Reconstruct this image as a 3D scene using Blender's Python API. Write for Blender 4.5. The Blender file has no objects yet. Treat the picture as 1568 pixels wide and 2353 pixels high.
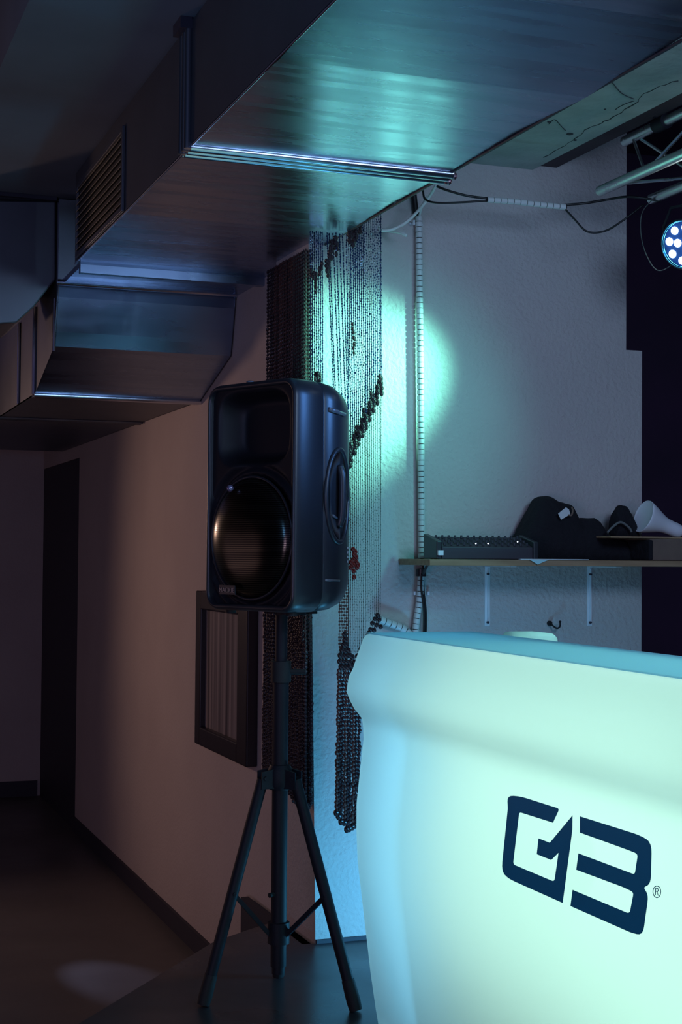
import bpy, bmesh, math, random
import numpy as np
from mathutils import Vector, Matrix
random.seed(7)
S = bpy.context.scene
COL = S.collection
PI = math.pi

# ------------------------------------------------------------------ camera
H = 1.575
CX, CY = 784.0, 1176.5
VA, VB = (-480.0, 1265.0), (10200.0, 1350.0)
F = math.sqrt(-((VA[0]-CX)*(VB[0]-CX)+(VA[1]-CY)*(VB[1]-CY)))
def camdir(p): return Vector(((p[0]-CX)/F, -(p[1]-CY)/F, -1.0))
_a = camdir(VA).normalized(); _b = camdir(VB).normalized(); _c = _b.cross(_a)
R3 = Matrix((_b, _a, _c))                       # camera axes -> world axes
def P(px, py, ax, val):
    d = R3 @ camdir((px, py)); o = Vector((0, 0, H)); i = 'xyz'.index(ax)
    return o + d*((val-o[i])/d[i])
cam = bpy.data.objects.new('camera', bpy.data.cameras.new('camera'))
COL.objects.link(cam)
cam.matrix_world = Matrix.Translation((0, 0, H)) @ R3.to_4x4()
cam.data.sensor_fit = 'HORIZONTAL'; cam.data.sensor_width = 24.0
cam.data.lens = F*24.0/1568.0
cam.data.clip_start = 0.05; cam.data.clip_end = 100
S.camera = cam

# ------------------------------------------------------------------ world, exposure, lamps
S.view_settings.view_transform = 'Standard'; S.view_settings.look = 'None'
S.view_settings.exposure = 0.0; S.view_settings.gamma = 1.0
S.view_settings.use_curve_mapping = False
W = bpy.data.worlds.new('world'); S.world = W; W.use_nodes = True
W.node_tree.nodes['Background'].inputs[0].default_value = (0.26, 0.25, 0.70, 1)
W.node_tree.nodes['Background'].inputs[1].default_value = 0.20

def lamp(name, kind, loc, target, energy, color, **kw):
    l = bpy.data.lights.new(name, kind); l.energy = energy; l.color = color
    for k, v in kw.items(): setattr(l, k, v)
    o = bpy.data.objects.new(name, l); COL.objects.link(o); o.location = loc
    o.rotation_euler = (Vector(target)-Vector(loc)).to_track_quat('-Z', 'Y').to_euler()
    return o
XW, YC, ZS = 1.62, 4.63, 0.315            # side wall plane, back wall plane, stage level
ZF = -0.085                               # lower floor
ZB, ZCE = 2.593, 2.92                     # duct underside, ceiling
lamp('stage_spot', 'SPOT', (2.60, 4.06, 2.40), (1.56, 4.60, 2.10), 270, (0.22, 0.95, 0.70),
     spot_size=math.radians(44), spot_blend=1.0, shadow_soft_size=0.025)
lamp('teal_halo_fill', 'SPOT', (2.5, 2.9, 2.45), (1.70, YC, 1.95), 70, (0.10, 0.62, 0.66),
     spot_size=math.radians(46), spot_blend=1.0, shadow_soft_size=0.08)  # added spot for the soft teal halo around the core glow
lamp('bead_glint_fill', 'SPOT', (2.35, 1.9, 2.5), (1.70, 4.4, 2.20), 90, (0.45, 0.75, 1.0),
     spot_size=math.radians(18), spot_blend=1.0, shadow_soft_size=0.02)  # unseen spot added from the front so the beads glint
lamp('speaker_side_fill', 'SPOT', (3.1, 2.9, 2.5), (1.42, 4.1, 1.95), 110, (0.12, 0.36, 1.0),
     spot_size=math.radians(24), spot_blend=1.0, shadow_soft_size=0.03)  # unseen spot added to tint the loudspeaker's side blue
lamp('soft_wall_fill', 'AREA', (2.0, 1.6, 2.55), (2.1, YC, 1.7), 20, (0.42, 0.62, 0.96),
     shape='RECTANGLE', size=0.9, size_y=0.5)  # unseen area lamp added to brighten the plaster wall evenly
lamp('warm_room_lamp', 'SPOT', (-0.7, 7.9, 1.9), (1.6, 4.9, 0.9), 48, (1.0, 0.62, 0.48),
     spot_size=math.radians(120), spot_blend=1.0, shadow_soft_size=0.10)
lamp('warm_room_fill', 'AREA', (-3.4, 6.4, 0.9), (1.62, 6.2, 0.8), 5, (1.0, 0.60, 0.66),
     shape='RECTANGLE', size=3.0, size_y=1.6)
lamp('front_fill', 'AREA', (-2.2, -1.0, 0.9), (1.62, 6.8, 0.7), 5, (0.85, 0.62, 0.95),
     shape='RECTANGLE', size=1.4, size_y=1.0, spread=math.radians(80))
lamp('blue_ceiling_fill', 'AREA', (-0.3, 2.3, 2.0), (0.60, 3.7, 2.92), 6.0, (0.12, 0.36, 0.80),
     shape='RECTANGLE', size=0.5, size_y=0.3)  # unseen lamp added to give ceiling and duct side their blue tint
lamp('low_wall_fill', 'AREA', (2.0, 4.05, 0.42), (1.72, YC, 0.62), 6.5, (0.10, 0.55, 1.0),
     shape='RECTANGLE', size=0.25, size_y=0.12)  # lamp added out of sight behind the counter to brighten the low wall
_fp = P(240, 2240, 'z', ZF); _fd = (P(310, 2275, 'z', ZF)-P(60, 2155, 'z', ZF)).normalized()
lamp('floor_spot', 'SPOT', _fp-_fd*1.5+Vector((0, 0, 0.9)), _fp+_fd*.1, 24, (0.55, 0.60, 1.0),
     spot_size=math.radians(14), spot_blend=0.8, shadow_soft_size=0.01)

# ------------------------------------------------------------------ materials
def mat(name, base, rough=0.6, metal=0.0, emis=None, estr=0.0, noise=None, bump=None, spec=0.5, stretch=(1, 1, 1), rnoise=None):
    m = bpy.data.materials.new(name); m.use_nodes = True
    nt = m.node_tree; b = nt.nodes['Principled BSDF']
    b.inputs['Base Color'].default_value = (*base, 1); b.inputs['Roughness'].default_value = rough
    b.inputs['Metallic'].default_value = metal; b.inputs['Specular IOR Level'].default_value = spec
    if emis:
        b.inputs['Emission Color'].default_value = (*emis, 1); b.inputs['Emission Strength'].default_value = estr
    tc = nt.nodes.new('ShaderNodeTexCoord'); mp = nt.nodes.new('ShaderNodeMapping')
    mp.inputs['Scale'].default_value = stretch
    nt.links.new(tc.outputs['Object'], mp.inputs['Vector'])
    def ntex(scale, detail=4):
        n = nt.nodes.new('ShaderNodeTexNoise'); n.inputs['Scale'].default_value = scale
        n.inputs['Detail'].default_value = detail
        nt.links.new(mp.outputs[0], n.inputs['Vector']); return n
    if noise:
        sc, amt, col2 = noise
        n = ntex(sc); r = nt.nodes.new('ShaderNodeMapRange')
        r.inputs[1].default_value = 0.35; r.inputs[2].default_value = 0.65; r.inputs[4].default_value = amt
        nt.links.new(n.outputs[0], r.inputs[0])
        mx = nt.nodes.new('ShaderNodeMix'); mx.data_type = 'RGBA'
        mx.inputs[6].default_value = (*base, 1); mx.inputs[7].default_value = (*col2, 1)
        nt.links.new(r.outputs[0], mx.inputs[0]); nt.links.new(mx.outputs[2], b.inputs['Base Color'])
    if rnoise:
        sc, lo, hi = rnoise
        n = ntex(sc); r = nt.nodes.new('ShaderNodeMapRange')
        r.inputs[1].default_value = 0.3; r.inputs[2].default_value = 0.7
        r.inputs[3].default_value = lo; r.inputs[4].default_value = hi
        nt.links.new(n.outputs[0], r.inputs[0]); nt.links.new(r.outputs[0], b.inputs['Roughness'])
    if bump:
        sc, st, di = bump
        n = ntex(sc, 5); bp = nt.nodes.new('ShaderNodeBump')
        bp.inputs['Strength'].default_value = st; bp.inputs['Distance'].default_value = di
        nt.links.new(n.outputs[0], bp.inputs['Height']); nt.links.new(bp.outputs[0], b.inputs['Normal'])
    return m
M = {}
M['plaster'] = mat('plaster', (0.60, 0.56, 0.54), 0.85, noise=(3.0, 0.5, (0.52, 0.49, 0.48)), bump=(70, 0.9, 0.006), spec=0.2)
M['plaster_side'] = mat('plaster_side', (0.58, 0.50, 0.47), 0.85, noise=(2.5, 0.6, (0.52, 0.44, 0.42)), bump=(70, 0.6, 0.004), spec=0.2)
M['concrete'] = mat('concrete', (0.50, 0.54, 0.50), 0.9, noise=(5.0, 0.9, (0.36, 0.39, 0.36)), bump=(30, 0.5, 0.006))
M['ceiling_paint'] = mat('ceiling_paint', (0.20, 0.22, 0.24), 0.9, noise=(2, 0.8, (0.15, 0.16, 0.18)))
M['stain'] = mat('stain', (0.05, 0.06, 0.06), 0.95)
M['dark_void'] = mat('dark_void', (0.10, 0.055, 0.11), 0.95, noise=(2, 1, (0.08, 0.05, 0.09)), spec=0.1)
M['purple_wood'] = mat('purple_wood', (0.07, 0.035, 0.05), 0.7, noise=(6, 1, (0.05, 0.025, 0.04)))
M['stage'] = mat('stage', (0.045, 0.04, 0.045), 0.32, noise=(2, 0.7, (0.03, 0.028, 0.035)), rnoise=(3, 0.25, 0.42))
M['floor'] = mat('floor', (0.16, 0.14, 0.135), 0.45, noise=(1.5, 0.8, (0.12, 0.105, 0.10)), rnoise=(2, 0.35, 0.55))
M['black_trim'] = mat('black_trim', (0.035, 0.032, 0.05), 0.6)
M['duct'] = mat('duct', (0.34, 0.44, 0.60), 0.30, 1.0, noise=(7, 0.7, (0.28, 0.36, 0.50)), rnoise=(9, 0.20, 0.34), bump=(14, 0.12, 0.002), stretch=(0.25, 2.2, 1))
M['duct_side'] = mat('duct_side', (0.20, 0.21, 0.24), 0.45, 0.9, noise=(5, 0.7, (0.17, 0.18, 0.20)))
M['rail'] = mat('rail', (0.62, 0.66, 0.75), 0.22, 1.0)
M['louvre'] = mat('louvre', (0.80, 0.66, 0.38), 0.5, 0.2)
M['alu'] = mat('alu', (0.62, 0.66, 0.66), 0.33, 1.0, rnoise=(20, 0.25, 0.42))
M['plastic'] = mat('plastic', (0.022, 0.024, 0.032), 0.36, bump=(420, 0.25, 0.0006), spec=0.6)
M['plastic_dark'] = mat('plastic_dark', (0.010, 0.010, 0.015), 0.55, bump=(300, 0.2, 0.0006))
M['gloss_bar'] = mat('gloss_bar', (0.12, 0.13, 0.16), 0.2, spec=0.9)
M['badge'] = mat('badge', (0.28, 0.28, 0.30), 0.3, 0.8)
M['lens'] = mat('lens', (0.35, 0.3, 0.5), 0.05, 0.6)
M['white'] = mat('white', (0.86, 0.88, 0.96), 0.5)
M['white_dim'] = mat('white_dim', (0.82, 0.86, 0.90), 0.5)
M['stand'] = mat('stand', (0.013, 0.013, 0.020), 0.55, spec=0.25)
M['rubber'] = mat('rubber', (0.012, 0.012, 0.014), 0.7)
M['cloth'] = mat('cloth', (0.010, 0.009, 0.014), 0.95, bump=(40, 0.8, 0.01))
M['wood'] = mat('wood', (0.42, 0.27, 0.16), 0.6, noise=(8, 1, (0.30, 0.18, 0.10)), stretch=(0.5, 6, 6))
M['card'] = mat('card', (0.20, 0.14, 0.11), 0.8, noise=(20, 0.6, (0.16, 0.11, 0.09)))
M['glass_bead'] = mat('glass_bead', (0.008, 0.022, 0.08), 0.10, spec=0.8)
M['silver_bead'] = mat('silver_bead', (0.75, 0.88, 1.0), 0.15, 1.0)
M['string'] = mat('string', (0.10, 0.12, 0.11), 0.6)
M['wood_bead'] = mat('wood_bead', (0.035, 0.02, 0.025), 0.35)
M['brown_bead'] = mat('brown_bead', (0.10, 0.045, 0.04), 0.35)
M['red_bead'] = mat('red_bead', (0.22, 0.02, 0.02), 0.3)
M['cable'] = mat('cable', (0.008, 0.008, 0.010), 0.45)
M['white_cable'] = mat('white_cable', (0.75, 0.78, 0.76), 0.4)
M['sleeve'] = mat('sleeve', (0.66, 0.70, 0.70), 0.4)
M['frame'] = mat('frame', (0.018, 0.012, 0.016), 0.35)
M['panel'] = mat('panel', (0.40, 0.34, 0.33), 0.35, noise=(3.2, 1.0, (0.05, 0.04, 0.05)), stretch=(1, 6, .12))  # brown-grey panel with dark vertical streaks in its colour
M['ink'] = mat('ink', (0.004, 0.022, 0.075), 0.4)
M['led_white'] = mat('led_white', (0.9, 0.9, 0.9), 0.3, emis=(0.85, 1.0, 0.95), estr=9)
M['led_blue'] = mat('led_blue', (0.02, 0.06, 0.2), 0.2, emis=(0.0, 0.08, 0.45), estr=0.3)
M['led_dot'] = mat('led_dot', (0.9, 0.9, 0.9), 0.3, emis=(0.75, 0.8, 1.0), estr=3)
M['paper'] = mat('paper', (0.70, 0.75, 0.78), 0.7)
# mesh grille: fine perforation rows
def grille_mat():
    m = bpy.data.materials.new('grille'); m.use_nodes = True; nt = m.node_tree
    b = nt.nodes['Principled BSDF']; b.inputs['Metallic'].default_value = 0.95; b.inputs['Roughness'].default_value = 0.22
    tc = nt.nodes.new('ShaderNodeTexCoord'); w = nt.nodes.new('ShaderNodeTexWave')
    w.wave_type = 'BANDS'; w.bands_direction = 'Z'; w.inputs['Scale'].default_value = 52
    nt.links.new(tc.outputs['Object'], w.inputs['Vector'])
    r = nt.nodes.new('ShaderNodeValToRGB'); r.color_ramp.elements[0].color = (0.015, 0.014, 0.016, 1)
    r.color_ramp.elements[1].color = (0.115, 0.11, 0.085, 1)
    nt.links.new(w.outputs[0], r.inputs[0]); nt.links.new(r.outputs[0], b.inputs['Base Color'])
    return m
M['grille'] = grille_mat()
# glowing white plastic: thin translucent shell, lit by lamps inside
def glow_plastic():
    m = bpy.data.materials.new('glow_plastic'); m.use_nodes = True; nt = m.node_tree
    for n in list(nt.nodes):
        if n.type != 'OUTPUT_MATERIAL': nt.nodes.remove(n)
    out = nt.nodes['Material Output']
    t = nt.nodes.new('ShaderNodeBsdfTranslucent'); t.inputs[0].default_value = (0.80, 0.86, 0.86, 1)
    d = nt.nodes.new('ShaderNodeBsdfDiffuse'); d.inputs[0].default_value = (0.72, 0.78, 0.80, 1)
    mx = nt.nodes.new('ShaderNodeMixShader'); mx.inputs[0].default_value = 0.45
    nt.links.new(t.outputs[0], mx.inputs[1]); nt.links.new(d.outputs[0], mx.inputs[2])
    nt.links.new(mx.outputs[0], out.inputs[0])
    return m
M['glow'] = glow_plastic()
def ink():
    m = bpy.data.materials.new('ink_film'); m.use_nodes = True; nt = m.node_tree
    b = nt.nodes['Principled BSDF']; b.inputs['Base Color'].default_value = (0.01, 0.05, 0.16, 1); b.inputs['Roughness'].default_value = .4
    t = nt.nodes.new('ShaderNodeBsdfTranslucent'); t.inputs[0].default_value = (0.0, 0.045, 0.14, 1)
    mx = nt.nodes.new('ShaderNodeMixShader'); mx.inputs[0].default_value = 0.5
    nt.links.new(b.outputs[0], mx.inputs[1]); nt.links.new(t.outputs[0], mx.inputs[2]); nt.links.new(mx.outputs[0], nt.nodes['Material Output'].inputs[0])
    return m
M['ink'] = ink()

# ------------------------------------------------------------------ mesh building
class MB:
    def __init__(s): s.v = []; s.f = []; s.mi = []
    def add(s, vs, fs, mi=0):
        n = len(s.v); s.v += [Vector(v) for v in vs]
        s.f += [[i+n for i in f] for f in fs]; s.mi += [mi]*len(fs)
    def box(s, a, b, mi=0):
        x0, y0, z0 = (min(a[i], b[i]) for i in range(3)); x1, y1, z1 = (max(a[i], b[i]) for i in range(3))
        s.add([(x0,y0,z0),(x1,y0,z0),(x1,y1,z0),(x0,y1,z0),(x0,y0,z1),(x1,y0,z1),(x1,y1,z1),(x0,y1,z1)],
              [(0,3,2,1),(4,5,6,7),(0,1,5,4),(1,2,6,5),(2,3,7,6),(3,0,4,7)], mi)
    def prism(s, poly, vec, mi=0):
        n = len(poly); vec = Vector(vec); a = [Vector(p) for p in poly]; b = [p+vec for p in a]
        s.add(a+b, [list(range(n))[::-1], list(range(n, 2*n))]+[(i, (i+1) % n, n+(i+1) % n, n+i) for i in range(n)], mi)
    def tube(s, pts, r, seg=10, mi=0, caps=True):
        pts = [Vector(p) for p in pts]; n = len(pts)
        rs = r if isinstance(r, (list, tuple)) else [r]*n
        t0 = (pts[1]-pts[0]).normalized(); up = Vector((0, 0, 1)) if abs(t0.z) < .9 else Vector((1, 0, 0))
        u = t0.cross(up).normalized(); vs = []
        for i, p in enumerate(pts):
            t = (pts[min(i+1, n-1)]-pts[max(i-1, 0)]).normalized()
            u = (u-t*u.dot(t)).normalized(); w = t.cross(u)
            for k in range(seg):
                a = 2*PI*k/seg; vs.append(p+(u*math.cos(a)+w*math.sin(a))*rs[i])
        fs = [(i*seg+k, i*seg+(k+1) % seg, (i+1)*seg+(k+1) % seg, (i+1)*seg+k) for i in range(n-1) for k in range(seg)]
        if caps: fs += [list(range(seg))[::-1], list(range((n-1)*seg, n*seg))]
        s.add(vs, fs, mi)
    def ball(s, c, rx, rz=None, seg=6, rings=4, mi=0):
        rz = rz or rx; c = Vector(c); vs = [c+Vector((0, 0, rz))]
        for i in range(1, rings):
            a = PI*i/rings
            for k in range(seg):
                b = 2*PI*(k+.5*(i % 2))/seg; vs.append(c+Vector((rx*math.sin(a)*math.cos(b), rx*math.sin(a)*math.sin(b), rz*math.cos(a))))
        vs.append(c-Vector((0, 0, rz))); L = len(vs)-1
        fs = [(0, 1+k, 1+(k+1) % seg) for k in range(seg)]
        for i in range(rings-2):
            o = 1+i*seg; fs += [(o+k, o+seg+k, o+seg+(k+1) % seg, o+(k+1) % seg) for k in range(seg)]
        o = 1+(rings-2)*seg; fs += [(L, o+(k+1) % seg, o+k) for k in range(seg)]
        s.add(vs, fs, mi)
    def loft(s, loops, mi=0, cap0=True, cap1=True):
        n = len(loops[0]); vs = [p for l in loops for p in l]
        fs = [(i*n+k, i*n+(k+1) % n, (i+1)*n+(k+1) % n, (i+1)*n+k) for i in range(len(loops)-1) for k in range(n)]
        if cap0: fs.append(list(range(n))[::-1])
        if cap1: fs.append(list(range((len(loops)-1)*n, len(loops)*n)))
        s.add(vs, fs, mi)
    def build(s, name, mats, parent=None, smooth=False, bevel=None, fix=True, subsurf=0):
        if not isinstance(mats, (list, tuple)): mats = [mats]
        if parent is not None: o0 = parent.matrix_world.translation.copy() if parent.type != 'EMPTY' else Vector(parent['o'])
        if parent is not None and parent.type != 'EMPTY': o0 = Vector(parent['o'])
        if parent is None:
            xs = [v.x for v in s.v]; ys = [v.y for v in s.v]; zs = [v.z for v in s.v]
            o0 = Vector(((min(xs)+max(xs))/2, (min(ys)+max(ys))/2, min(zs)))
        me = bpy.data.meshes.new(name); me.from_pydata([tuple(v-o0) for v in s.v], [], s.f)
        for m in mats: me.materials.append(m)
        me.polygons.foreach_set('material_index', s.mi); me.update()
        if fix:
            b = bmesh.new(); b.from_mesh(me); bmesh.ops.recalc_face_normals(b, faces=b.faces); b.to_mesh(me); b.free()
        if smooth:
            me.polygons.foreach_set('use_smooth', [True]*len(me.polygons))
            if smooth != 'all': me.set_sharp_from_angle(angle=math.radians(40))
        o = bpy.data.objects.new(name, me); COL.objects.link(o); o['o'] = tuple(o0)
        if parent is not None: o.parent = parent
        else: o.location = o0
        if bevel:
            bv = o.modifiers.new('bevel', 'BEVEL'); bv.width = bevel[0]; bv.segments = bevel[1]; bv.limit_method = 'ANGLE'
        if subsurf:
            sb = o.modifiers.new('sub', 'SUBSURF'); sb.levels = subsurf; sb.render_levels = subsurf
        return o
def thing(name, loc, label, cat, group=None):
    o = bpy.data.objects.new(name, None); COL.objects.link(o); o.location = loc; o['o'] = tuple(loc)
    o.empty_display_size = .05
    return tag(o, label, cat, group)
def tag(o, label, cat, group=None, kind=None):
    o['label'] = label; o['category'] = cat
    if group: o['group'] = group
    if kind: o['kind'] = kind
    return o
def struct(o): o['kind'] = 'structure'; return o
def curve(pts, n=10):
    """smooth polyline through pts (Catmull-Rom)"""
    p = [Vector(q) for q in pts]; p = [p[0]*2-p[1]]+p+[p[-1]*2-p[-2]]; out = []
    for i in range(1, len(p)-2):
        for k in range(n):
            t = k/n; a, b, c, d = p[i-1:i+3]
            out.append(.5*((2*b)+(c-a)*t+(2*a-5*b+4*c-d)*t*t+(3*b-a-3*c+d)*t**3))
    return out+[p[-2]]

# ================================================================== THE SETTING
XR = P(1475, 1300, 'y', YC).x                      # right end of the plaster block
XR2 = P(1440, 600, 'y', YC).x
ZN = P(1456, 805, 'y', YC).z
XB0 = P(1210, 395, 'z', ZCE).x; XB1 = P(1262, 402, 'z', ZCE).x
XC0 = P(0, 155, 'z', ZCE).x
YD = P(172, 1890, 'x', XW).y; YF = P(90, 1830, 'x', XW).y
ZD = P(187, 1050, 'x', XW).z
m = MB()
m.prism([(XW+.001, YC, ZS-.1), (XR, YC, ZS-.1), (XR, YC, ZN), (XR2, YC, ZN), (XR2, YC, 3.5), (XW-.060, YC, 3.5), (XW-.045, YC, 2.6)], (0, .35, 0))
struct(m.build('wall_back', M['plaster']))
m = MB(); m.box((XW, YC+.35, ZF), (XW+.2, YD, 3.0)); m.box((XW, YD, ZD), (XW+.2, YF, 3.0)); m.box((XW-.0015, YC+.012, ZF), (XW+.2, YC+.36, 3.0))
struct(m.build('wall_left', M['plaster_side']))
m = MB(); m.box((-5, YF, ZF), (XW+.9, YF+.15, 3.0)); struct(m.build('wall_far', M['plaster_side']))
m = MB(); m.box((XW+.004, YD+.002, ZF), (XW+.03, YF-.002, ZD-.002)); struct(m.build('door_1', M['black_trim']))
m = MB(); m.box((XW-.015, YC+.01, ZF), (XW-.0005, YD, 0.0)); struct(m.build('baseboard_left', M['black_trim']))
m = MB(); m.box((-5, YF-.02, ZF), (XW-.02, YF-.0005, 0.02)); struct(m.build('baseboard_far', M['black_trim']))
m = MB(); m.box((XW, YC-.010, ZS), (2.6, YC-.0005, ZS+.012)); struct(m.build('baseboard_back', M['black_trim']))
m = MB(); m.box((-5, -2, ZF-.1), (6, YF+.2, ZF)); struct(m.build('floor', M['floor']))
# stage platform
e0, e1, e2 = P(180, 2353, 'z', ZS), P(490, 2165, 'z', ZS), P(569, 2137, 'z', ZS)
dr = (e0-e1).normalized(); e00 = e1+dr*6.0
poly = [(e00.x, e00.y), (e1.x, e1.y), (e2.x, e2.y), (XW-.016, e2.y+.1), (XW-.016, YC-.001), (XR+.01, YC-.001), (XR+.01, 6.2), (5.2, 6.2), (5.2, -1.9), (e00.x, -1.9)]
m = MB(); m.prism([(x, y, ZF+.001) for x, y in poly], (0, 0, ZS-ZF-.001)); struct(m.build('floor_stage', M['stage']))
# riser board standing along the side wall behind the stand
m = MB(); ya = P(569, 2055, 'x', XW-.02).y; m.box((XW-.045, YC+.002, ZF+.001), (XW-.017, ya, ZS)); 
rb = m.build('riser_board', M['black_trim']); tag(rb, 'black riser board along the foot of the brown wall behind the tripod', 'board')
# ceiling, beam and the higher dark ceiling
m = MB(); m.box((XC0, -2, ZCE), (XB0, YF, ZCE+.25)); c = struct(m.build('ceiling', [M['ceiling_paint']]))
m = MB(); m.box((XB0-.80, -2, ZCE-.004), (XB0, YC-.001, ZCE-.0005)); struct(m.build('ceiling_beam', M['concrete']))
m = MB(); m.box((XB0+.001, -1.5, ZCE+.012), (XB1, YC-.002, ZCE+.30)); struct(m.build('trim_1', M['purple_wood']))
m = MB(); m.box((-5, -2, 3.5), (6, YF+.2, 3.6)); struct(m.build('ceiling_upper', M['dark_void']))
m = MB(); m.box((XR+.02, 6.2, ZF), (6, 6.35, 3.5)); m.box((5.2, -2, ZF), (5.35, 6.2, 3.5)); struct(m.build('wall_right', M['dark_void']))
m = MB(); m.box((-5.15, -2, ZF), (-5, YF+.15, 3.5)); struct(m.build('wall_outer', M['dark_void']))
# chipped patches and hairline cracks in the concrete strip
def ceil_pt(px, py, z=ZCE-.005): q = P(px, py, 'z', z); return q
def crack(pts, r):
    m = MB(); m.tube([q+Vector((random.uniform(-.006, .006), random.uniform(-.004, .004), 0)) for q in curve([ceil_pt(*p) for p in pts], 6)], [r*random.uniform(.3, 1.3) for _ in range((len(pts)-1)*6+1)], 5); return m
m = crack([(1250, 362), (1300, 335), (1345, 300), (1400, 275), (1455, 240), (1500, 205), (1560, 185)], .0016)
for pp in ([(1408, 190), (1430, 215), (1458, 228)], [(1262, 285), (1275, 275), (1290, 290), (1300, 300)], [(1415, 252), (1425, 245), (1440, 238), (1458, 232)]):
    m.tube(curve([ceil_pt(*p) for p in pp], 5), .0013, 5)
for cx_, cy_, r_ in ((1310, 308, .012), (1322, 322, .007), (1391, 251, .004), (1262, 280, .006)):
    q = ceil_pt(cx_, cy_); m.ball(q, r_, .0025, 8, 4)
struct(m.build('ceiling_crack', M['stain']))

# ================================================================== DUCT
XL = P(430, 345, 'z', ZB).x; XD = P(1045, 392, 'z', ZB).x
Y1 = P(430, 345, 'z', ZB).y; Y2 = P(165, 605, 'z', ZB).y
duct = thing('ventilation_duct', ((XL+XD)/2, Y1, ZB), 'large rectangular sheet metal ventilation duct running under the ceiling', 'duct')
m = MB()
ys = [-1.0, .2, .8, 1.25, 1.7, 2.05, 2.45, 2.9, 3.25, Y1, Y1+.35, Y1+.75, Y1+1.15, Y2]
dz = [0, 0, .007, -.004, .006, -.005, .008, -.005, .004, 0, .005, -.002, .004, 0]
for i in range(len(ys)-1):
    m.add([(XL, ys[i], ZB+dz[i]), (XD, ys[i], ZB+dz[i]), (XD, ys[i+1], ZB+dz[i+1]), (XL, ys[i+1], ZB+dz[i+1])], [(0, 1, 2, 3)])
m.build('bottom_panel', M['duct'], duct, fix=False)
# side and top skins
m = MB(); m.box((XL, -1, ZB+.006), (XL+.004, Y2, ZCE-.012)); m.box((XL, -1, ZCE-.012), (XD, Y2, ZCE-.008))
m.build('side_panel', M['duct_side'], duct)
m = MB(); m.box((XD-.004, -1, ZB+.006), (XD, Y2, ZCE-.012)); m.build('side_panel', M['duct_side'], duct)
m = MB(); m.tube([(XL, -1, ZB), (XL, Y2, ZB)], .0026, 8); m.build('edge_seam', M['rail'], duct, smooth=True)
m = MB(); m.tube([(XD, -1, ZB), (XD, YC-.01, ZB)], .0040, 8); m.build('edge_seam', M['black_trim'], duct, smooth=True)
# joint flange under the duct and up its side
m = MB()
for k, (dy, r, dzz) in enumerate(((-.040, .013, -.002), (-.012, .010, -.006), (.016, .011, -.006), (.042, .006, -.003))):
    m.tube([(XL-.002, Y1+dy, ZB+dzz), (XD+.006, Y1+dy, ZB+dzz)], r, 12)
m.box((XL, Y1-.045, ZB-.004), (XD, Y1+.045, ZB+.004))
m.build('joint_flange', M['rail'], duct, smooth=True)
m = MB()
for dy in (-.03, 0, .03): m.tube([(XL-.006, Y1+dy, ZB-.004), (XL-.006, Y1+dy, ZCE-.03)], .010, 10)
m.build('joint_flange', M['duct_side'], duct, smooth=True)
m = MB()
for dy, z in ((-.03, 0), (.005, -.006), (.03, .004), (.0, .012)): m.ball((XD+.014, Y1+dy, ZB+z-.004), .011, seg=8, rings=6)
m.tube([(XD-.005, Y1-.035, ZB-.004), (XD+.02, Y1-.035, ZB-.004)], .006, 8)
m.build('corner_bolt', mat('bolt', (0.5, 0.3, 0.35), 0.35, 1.0), duct, smooth=True)
m = MB(); m.box((XL-.03, Y1-.04, ZCE-.03), (XL, Y1+.04, ZCE-.001)); m.build('hanger_bracket', M['black_trim'], duct)
# vent grille on the side
ga, gb = P(283, 485, 'x', XL-.005), P(176, 560, 'x', XL-.005)
zt = P(285, 288, 'x', XL-.005).z; zb_ = ga.z
y0, y1 = ga.y, gb.y
m = MB(); fw = .018
m.box((XL-.010, y0, zb_), (XL-.0005, y0+fw, zt)); m.box((XL-.010, y1-fw, zb_), (XL-.0005, y1, zt))
m.box((XL-.010, y0+fw, zb_), (XL-.0005, y1-fw, zb_+fw)); m.box((XL-.010, y0+fw, zt-fw), (XL-.0005, y1-fw, zt))
vf = m.build('vent_frame', M['duct_side'], duct, bevel=(.002, 2))
nl = 10
for i in range(nl):
    z = zb_+fw+.006+(zt-zb_-2*fw-.02)*i/(nl-1)
    m = MB(); m.prism([(XL-.002, y0+fw, z+.012), (XL-.013, y0+fw, z-.001), (XL-.013, y0+fw, z-.003), (XL-.002, y0+fw, z+.0095)], (0, y1-y0-2*fw, 0))
    m.build('louvre', M['louvre'], vf)
# step, second flange and the elbow going down behind
side = [P(133, 648, 'x', XL), P(131, 682, 'x', XL), P(131, 758, 'x', XL), P(129, 792, 'x', XL), P(80, 905, 'x', XL)]
side[2].y = side[1].y+.034; side[3].y = side[1].y+.052
ye, zlow = side[-1].y, side[-1].z
m = MB()
m.box((XL+.02, Y2, ZB-.030), (XD, Y2+.03, ZB)); m.box((XL+.02, Y2+.03, ZB-.01), (XD, side[0].y, ZB+.01))
lip = m.build('step_lip', M['duct'], duct)
m = MB(); yy = side[0].y
m.tube([(XL-.003, yy, side[0].z), (XD-.0, yy, side[0].z)], .012, 12); m.box((XL, yy-.006, side[0].z), (XD, yy+.02, ZCE-.02))
m.build('joint_flange', M['rail'], duct, smooth=True)
m = MB()
XE = P(540, 700, 'y', side[1].y).x
for a, b in zip(side[1:-1], side[2:]):
    m.add([(XL, a.y, a.z), (XE, a.y, a.z), (XE, b.y, b.z), (XL, b.y, b.z)], [(0, 1, 2, 3)])
m.add([(XL, side[0].y+.02, side[0].z+.002), (XE, side[0].y+.02, side[0].z+.002), (XE, side[1].y, side[1].z), (XL, side[1].y, side[1].z)], [(0, 1, 2, 3)])
m.build('elbow_front', M['duct'], duct)
m = MB()
prof = [(s_.y, s_.z) for s_ in side]+[(9.6, zlow), (9.6, ZCE-.02), (side[0].y, ZCE-.02)]
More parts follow.
